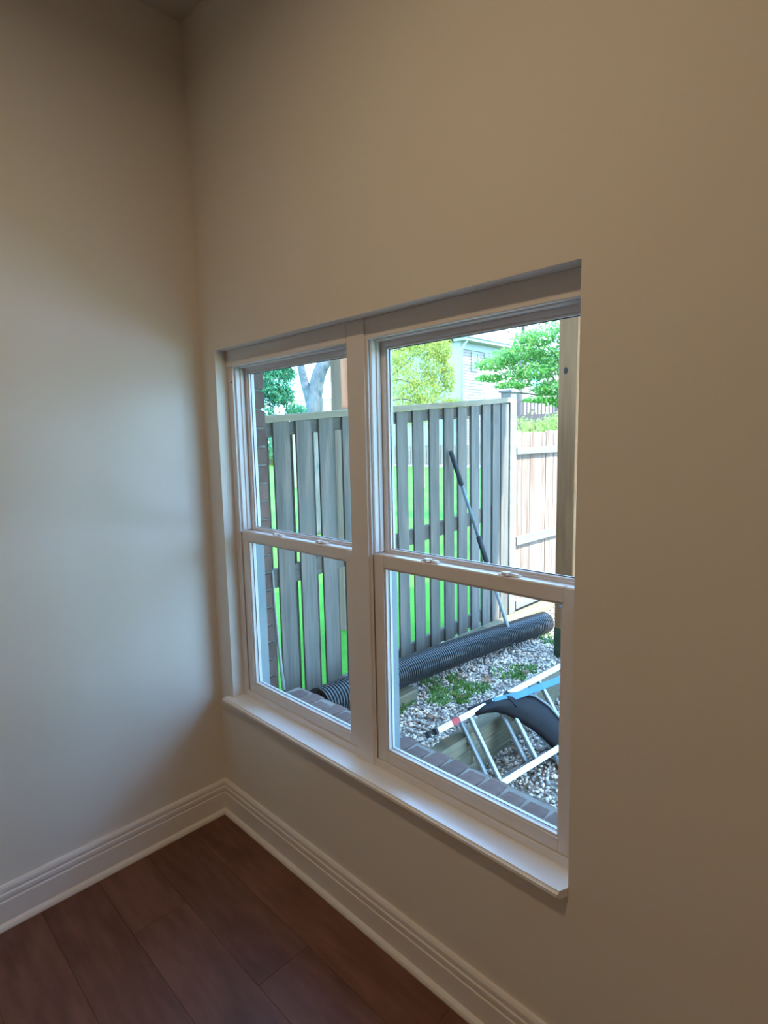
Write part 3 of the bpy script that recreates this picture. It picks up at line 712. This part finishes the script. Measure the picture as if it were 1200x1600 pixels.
# ------------------------------------------------------------------ TREES AND SHRUBS
def cloud(name, blobs, n, size, m, parent=None, drop=0., aspect=.55, kind=None):
    """leaf quads scattered through ellipsoids (cx,cy,cz,rx,ry,rz); n leaves each"""
    Vs = []
    for b in blobs:
        c = np.array(b[:3]); r = np.array(b[3:6]); k = int(n * (b[6] if len(b) > 6 else 1))
        d = rng.normal(size=(k, 3)); d /= np.linalg.norm(d, axis=1, keepdims=True); rr = rng.uniform(.25, 1, (k, 1)) ** .6
        sub = rng.normal(0, .09, (k, 3)); p = c + (d * rr + sub) * r
        a = rng.normal(size=(k, 3)); a[:, 2] -= drop; a /= np.linalg.norm(a, axis=1, keepdims=True)
        h = rng.normal(size=(k, 3)); q = np.cross(a, h); q /= np.linalg.norm(q, axis=1, keepdims=True)
        s = size * rng.uniform(.6, 1.3, (k, 1)); A = a * s; Q = q * s * aspect
        Vs.append(np.stack([p - A, p - Q * .9 - A * .1, p + A, p + Q * .9 - A * .1], 1))
    V = np.concatenate(Vs); N_ = len(V)
    o = npmesh(name, V.reshape(-1, 3) - (np.array(world_of(parent)) if parent is not None else 0), np.arange(N_ * 4).reshape(-1, 4), m, parent)
    if kind: o['kind'] = kind
    return o
# pale smooth-barked forked tree behind the left window
t1 = empty('forked_tree', (-5.7, 5.0, -.05), 'pale grey forked tree trunk seen above the fence through the left window', 'tree')
bs = [Vector(p) for p in ((-5.75, 4.95, -.1), (-5.72, 4.98, .8), (-5.70, 5.0, 1.6), (-5.62, 5.05, 2.15), (-5.62, 5.08, 2.4), (-5.55, 5.18, 2.8), (-5.40, 5.45, 3.2), (-5.1, 5.8, 3.8), (-4.9, 6.1, 4.6))]
tubeobj('trunk', M['bark'], catmull(bs, 5), [.21 - .0042 * k if k < 18 else .135 - .0030 * (k - 18) for k in range(41)], t1, 12)
tubeobj('branch', M['bark'], catmull([Vector(p) for p in ((-5.66, 5.02, 2.2), (-5.75, 4.98, 2.5), (-5.85, 4.95, 3.0), (-5.9, 4.9, 4.2))], 5), [.09 - .003 * k for k in range(16)], t1, 8)
for pth in (((-5.45, 5.3, 3.0), (-5.1, 5.6, 2.7), (-4.8, 5.9, 2.9)), ((-5.3, 5.6, 3.4), (-5.0, 6.2, 3.1), (-4.7, 6.6, 3.3)), ((-4.6, 5.1, 2.25), (-4.6, 5.4, 2.55), (-4.5, 5.7, 2.75))):
    tubeobj('twig', M['twig'], catmull([Vector(p) for p in pth], 4), .012, t1, 5)
cloud('crown', [(-5.1, 5.6, 4.6, 1.6, 1.6, .9)], 2500, .05, M['lime'], t1, kind='stuff')

t2 = empty('evergreen_tree', (-5.5, 3.8, -.05), 'blue-green feathery evergreen beside the brick edge in the left window', 'tree')
tubeobj('trunk', M['twig'], [(-5.5, 3.8, -.1), (-5.5, 3.8, 2), (-5.4, 3.9, 4.5)], [.09, .07, .03], t2, 8)
cloud('crown', [(-5.3, 3.85, 2.35, .26, .26, .18), (-5.1, 4.0, 2.25, .22, .22, .16), (-5.25, 3.9, 2.68, .28, .28, .16, 1.1), (-5.3, 3.75, 2.0, .3, .3, .25), (-5.05, 4.05, 2.58, .16, .2, .12, .5), (-5.4, 3.8, 3.0, .4, .4, .25), (-5.4, 3.8, 1.6, .5, .4, .3), (-4.95, 4.15, 2.02, .2, .16, .10, .5), (-5.15, 3.95, 2.45, .3, .3, .3, 1.2), (-5.0, 4.05, 2.75, .2, .2, .10, .5)], 1700, .030, M['cedarleaf'], t2, drop=.9, aspect=.3, kind='stuff')

t3 = empty('willow_tree', (-6.1, 6.5, -.05), 'lime-green drooping tree with dark arching branches at the left of the right window', 'tree')
tubeobj('trunk', M['twig'], [(-6.1, 6.5, -.1), (-6.1, 6.55, 1.6), (-6.0, 6.6, 3.2)], [.12, .09, .06], t3, 8)
for pth in (((-6.0, 6.7, 2.45), (-5.6, 7.05, 2.85), (-5.3, 7.3, 3.2)), ((-6.0, 6.7, 2.4), (-5.65, 7.05, 2.72), (-5.3, 7.3, 2.62)), ((-6.0, 6.6, 2.5), (-5.8, 6.9, 3.1), (-5.5, 7.1, 3.5)), ((-6.0, 6.7, 2.2), (-5.5, 7.1, 2.35), (-5.2, 7.4, 2.2))):
    tubeobj('branch', M['twig'], catmull([Vector(p) for p in pth], 4), .013, t3, 5)
cloud('crown', [(-5.55, 7.1, 2.75, .45, .45, .45, 1.3), (-5.2, 7.5, 2.5, .4, .4, .35, 1.1), (-5.6, 7.1, 3.3, .5, .5, .35, 1.1), (-5.1, 7.6, 3.0, .28, .28, .40, .8), (-5.4, 7.3, 2.1, .6, .5, .3), (-4.85, 7.8, 2.2, .3, .3, .16, .7), (-5.2, 7.4, 3.4, .3, .3, .3, .5), (-4.88, 7.78, 2.75, .16, .16, .35, .5), (-4.95, 7.7, 3.25, .2, .2, .25, .5)], 2500, .026, M['lime'], t3, drop=.8, aspect=.4, kind='stuff')

t4 = empty('maple_tree', (-3.2, 8.6, -.05), 'bright green layered maple above the privacy fence in the right window', 'tree')
tubeobj('trunk', M['twig'], [(-2.9, 8.9, -.1), (-2.95, 8.8, 1.6), (-2.9, 8.6, 2.8), (-2.8, 8.5, 3.8)], [.09, .075, .06, .03], t4, 8)
for pth in (((-2.9, 8.7, 2.3), (-3.3, 8.4, 2.9), (-3.9, 8.1, 3.1)), ((-2.9, 8.6, 2.7), (-3.1, 8.5, 3.1), (-3.4, 8.4, 3.25)), ((-2.9, 8.7, 2.5), (-2.7, 8.9, 3.1), (-2.6, 9.0, 3.6)), ((-2.95, 8.8, 2.0), (-3.3, 8.5, 2.3), (-3.7, 8.3, 2.4))):
    tubeobj('branch', M['twig'], catmull([Vector(p) for p in pth], 4), .014, t4, 5)
cloud('crown', [(-3.95, 8.0, 2.92, .45, .35, .12, .6), (-3.5, 8.1, 3.05, .5, .45, .16), (-3.2, 8.2, 3.3, .45, .45, .14, .8), (-3.3, 8.2, 2.72, .6, .45, .16), (-2.9, 8.5, 2.95, .5, .5, .22), (-3.0, 8.4, 2.42, .42, .4, .14, .8),
                (-2.7, 8.6, 3.5, .6, .6, .22, .9), (-2.75, 8.6, 2.2, .45, .35, .14, .7), (-2.5, 8.8, 2.55, .4, .4, .25), (-2.5, 8.7, 3.1, .6, .6, .25), (-4.1, 8.1, 2.68, .3, .3, .07, .25), (-3.15, 8.2, 2.22, .3, .3, .06, .25), (-3.6, 8.0, 2.5, .35, .3, .07, .3)], 1250, .034, M['maple'], t4, kind='stuff')

t5 = empty('red_leaved_tree', (-9.5, 17.5, -.05), 'thin reddish leaved tree above the house roof, mostly lost in the bright sky', 'tree')
tubeobj('trunk', M['twig'], [(-9.6, 18.2, -.1), (-9.5, 18.0, 3), (-9.2, 17.8, 6.5)], [.16, .12, .05], t5, 8)
cloud('crown', [(-9.2, 17.6, 6.0, 1.3, 1.3, .6), (-8.3, 18.2, 6.3, 1.1, 1.1, .7), (-9.8, 17.2, 6.6, 1.2, 1.2, .6)], 650, .07, M['redleaf'], t5, kind='stuff')

t6 = empty('flowering_shrub', (-1.9, 5.6, -.05), 'yellow-green spiky shrub just behind the pale privacy fence top', 'shrub')
cloud('foliage', [(-1.75, 5.4, 1.65, .35, .35, .16), (-1.45, 5.7, 1.70, .3, .3, .16), (-1.2, 6.0, 1.7, .3, .3, .18), (-1.6, 5.7, 1.1, .5, .5, .6)], 900, .028, M['shrub'], t6, aspect=.25, kind='stuff')
for k in range(22): 
    x, y = -1.9 + k * .037, 5.3 + k * .038; tubeobj('stem', M['shrub'], [(x, y, .2), (x + random.uniform(-.05, .05), y, 1.75 + random.uniform(-.05, .14))], [.006, .003], t6, 4)

# unseen trees and low foliage, added to block part of the sky the window faces
for i, (x, y, h) in enumerate(((8.6, 10.6, 8.0), (5.2, 12.6, 8.5), (1.6, 13.6, 8.0))):
    g = empty('sky_block_tree', (x, y, -.05), ['unseen sky-blocking tree added at the near end of the row', 'unseen sky-blocking tree added in the middle of the row', 'unseen sky-blocking tree added at the far end of the row'][i], 'tree', 'unseen trees added to block sky')
    tubeobj('trunk', M['twig'], [(x, y, -.1), (x + .1, y, 3), (x, y + .1, h * .8)], [.2, .16, .06], g, 8)
    cloud('crown', [(x, y, 2.2, 1.9, 1.5, 2.0), (x, y, 5, 2.2, 1.8, 2.5), (x, y, 7.3, 1.6, 1.4, 1.6, .7)], 3200, .16, M['screen_foliage'], g, kind='stuff')
hd_ = cloud('screen_foliage', [(14 + .2 * k, 1 + 1.6 * k, 1.1, 1.0, 1.2, 1.5) for k in range(6)], 2200, .10, M['screen_foliage'], kind='stuff')
tag(hd_, 'unseen bank of foliage added to screen the low sky', 'screen_foliage')

# distant wood that closes the view between and beyond the boards
tr = cloud('treeline', [(x, y, z, 3.0, 2.5, zr) for x, y, z, zr in ((-34, 24, 1.5, 2), (-30, 27, 1.6, 2.2), (-27, 30, 1.4, 2), (-23, 32, 1.3, 2), (-19, 34, 1.3, 2.2), (-15, 35, 1.2, 2.2), (-11, 36, 1.5, 2.6), (-6, 36, 2, 3), (0, 36, 2, 3), (-36, 18, 1.5, 2.4), (-38, 12, 1.5, 2.4), (-38, 6, 1.5, 2.4), (-38, 0, 2, 3), (8, 36, 2, 3), (16, 34, 2, 3))], 2400, .16, M['farleaf'], kind='stuff')
tag(tr, 'pale green distant trees and bushes closing the far end of the lawn', 'trees', kind='stuff')

# ------------------------------------------------------------------ FAR FENCES, DECKS AND HOUSE
def picket_run(name, m, a, b, z0, z1, step, w, label, cat, rails=(.25, .8), t=.03):
    a = Vector(a); b = Vector(b); e = empty(name, a, label, cat); d = (b - a); L0 = d.length; d.normalize(); n_ = Vector((-d.y, d.x, 0)); c = Vector(a)
    bm = bmesh.new(); s = 0
    while s < L0:
        p = d * s; q = d * (s + w)
        vs = [bm.verts.new(x) for x in (p + n_ * t, q + n_ * t, q - n_ * t, p - n_ * t)]; vt = [bm.verts.new(x.co + Vector((0, 0, 1))) for x in vs]
        for v_ in vs: v_.co.z = z0 - c.z
        for v_ in vt: v_.co.z = z1 - c.z + random.uniform(-.01, .01)
        bm.faces.new(vs[::-1]); bm.faces.new(vt)
        for k in range(4): bm.faces.new((vs[k], vs[(k + 1) % 4], vt[(k + 1) % 4], vt[k]))
        s += step
    o = link('pickets', finish(bm, 'pickets'), m, e); o['kind'] = 'stuff'
    for r in rails:
        z = z0 + (z1 - z0) * r; obar('rail', m, a + Vector((0, 0, z - a.z)), b + Vector((0, 0, z - b.z)), (.09, .05), (0, 0, 1), e)
    return e
picket_run('far_fence', M['farfence'], (-36, 24.0, 0), (-7, 29.5, 0), 0, 1.25, .17, .13, 'long grey board fence at the far end of the lawn, seen between the boards', 'fence')
tf = picket_run('tan_fence', M['tanwood'], (-14.5, 11.2, 0), (-10.5, 13.5, 0), 2.25, 3.05, .14, .06, 'tan wooden railing in bright sun right of the forked tree', 'railing', rails=(.04, .97))
for p_ in ((-14.5, 11.2), (-12.5, 12.35), (-10.5, 13.5)): box('post', M['tanwood'], p_[0] - .06, p_[0] + .06, p_[1] - .06, p_[1] + .06, -.05, 3.1, tf)

# house beyond the garden: its clapboard side wall faces +x
HX = -11.5
hs = empty('neighbour_house', (HX, 17, 0), 'pale clapboard house far behind the garden, its corner and small windows above the fence', 'house')
for k in range(44):
    z0 = .2 + k * .115
    bm = bmesh.new(); vs = [bm.verts.new(p) for p in ((0, 0, 0), (0, 9, 0), (.028, 9, 0), (.028, 0, 0), (0, 0, .118), (0, 9, .118), (.006, 9, .118), (.006, 0, .118))]
    for f in ((0, 1, 2, 3), (4, 7, 6, 5), (0, 4, 5, 1), (3, 2, 6, 7), (0, 3, 7, 4), (1, 5, 6, 2)): bm.faces.new([vs[i] for i in f])
    o = link('siding_board', finish(bm, 'siding_board'), M['siding'], hs); o.location = Vector((HX, 17.12, z0)) - world_of(hs)
boxes('wall_core', M['housetrim'], [(HX - 5, HX, 17.0, 26.1, 0, 5.3)], hs, bev=0)
box('corner_board', M['housetrim'], HX - .02, HX + .05, 16.96, 17.12, 0, 5.3, hs)
box('frieze_board', M['housetrim'], HX + .0, HX + .05, 17.12, 26.1, 5.02, 5.28, hs)
box('eave', M['housetrim'], HX - .1, HX + .45, 16.7, 26.4, 5.28, 5.42, hs)
tubeobj('downpipe', M['housetrim'], [(HX + .40, 16.9, 5.3), (HX + .12, 16.92, 5.0), (HX + .10, 16.92, .1)], .05, hs, 8)
bm = bmesh.new(); rv = [bm.verts.new(p) for p in ((HX + .5, 16.6, 5.40), (HX + .5, 26.5, 5.40), (HX - 2.5, 26.5, 7.0), (HX - 2.5, 16.6, 7.0), (HX - 5.5, 26.5, 5.4), (HX - 5.5, 16.6, 5.4))]
bm.faces.new((rv[0], rv[1], rv[2], rv[3])); bm.faces.new((rv[3], rv[2], rv[4], rv[5])); bm.faces.new((rv[0], rv[3], rv[5])); bm.faces.new((rv[1], rv[4], rv[2])); bm.faces.new((rv[0], rv[5], rv[4], rv[1]))
for v_ in bm.verts: v_.co -= world_of(hs)
link('roof', finish(bm, 'roof'), M['roof'], hs)
def hwin(y0, y1, z0, z1):
    f = boxes('window_frame', M['housetrim'], [(HX, HX + .07, y0 - .05, y0, z0 - .05, z1 + .05), (HX, HX + .07, y1, y1 + .05, z0 - .05, z1 + .05), (HX, HX + .07, y0, y1, z1, z1 + .05), (HX, HX + .07, y0, y1, z0 - .05, z0), (HX + .02, HX + .06, y0, y1, (z0 + z1) / 2 - .03, (z0 + z1) / 2 + .03)], hs)
    boxes('pane', M['hglass'], [(HX + .03, HX + .045, y0, y1, z0, z1)], f, bev=0)
hwin(17.72, 18.08, 4.28, 4.92); hwin(18.62, 18.92, 4.78, 4.95); hwin(22.2, 23.0, 3.8, 4.8)
hd = empty('porch_stair', (HX + 1, 16.8, 0), 'small reddish porch corner with a sloping tan rail at the foot of the house', 'porch')
box('landing', M['reddeck'], HX - .5, HX + 1.0, 15.6, 16.6, 2.35, 2.75, hd)
obar('sloping_rail', M['tanwood'], (HX + .2, 15.7, 2.45), (HX + 1.0, 17.0, 2.95), (.14, .1), (0, 0, 1), hd)
for xx in (HX - .4, HX + .9): box('post', M['tanwood'], xx, xx + .1, 15.65, 15.75, 0, 2.4, hd)

CL = CM.translation
for o in (hs, hd, t5): o.location = CL + (Vector(o.location) - CL) * 1.6; o.scale = (1.6, 1.6, 1.6)
# red-stained raised deck at the right
A_ = Vector((-10.8, 18.3, 0)); rd = picket_run('red_deck', M['reddeck'], A_, (-1.5, 21.0, 0), 2.42, 2.98, .14, .05, 'red-brown raised deck with baluster railing under the maple, right window', 'deck', rails=(.0, 1.0))
obar('rim_board', M['reddeck'], A_ + Vector((0, 0, 2.30)), Vector((-1.5, 21.0, 2.30)), (.30, .06), (0, 0, 1), rd)
for k in range(5):
    p_ = A_.lerp(Vector((-1.5, 21, 0)), k / 4); box('post', M['reddeck'], p_.x - .07, p_.x + .07, p_.y - .07, p_.y + .07, -.05, 3.0, rd)
box('deck_floor', M['reddeck'], -9.0, -1.5, 21.0, 24.5, 2.22, 2.36, rd)
box('dark_wall', M['darkpost'], -10.5, -1.5, 24.2, 24.5, 0, 2.22, rd)
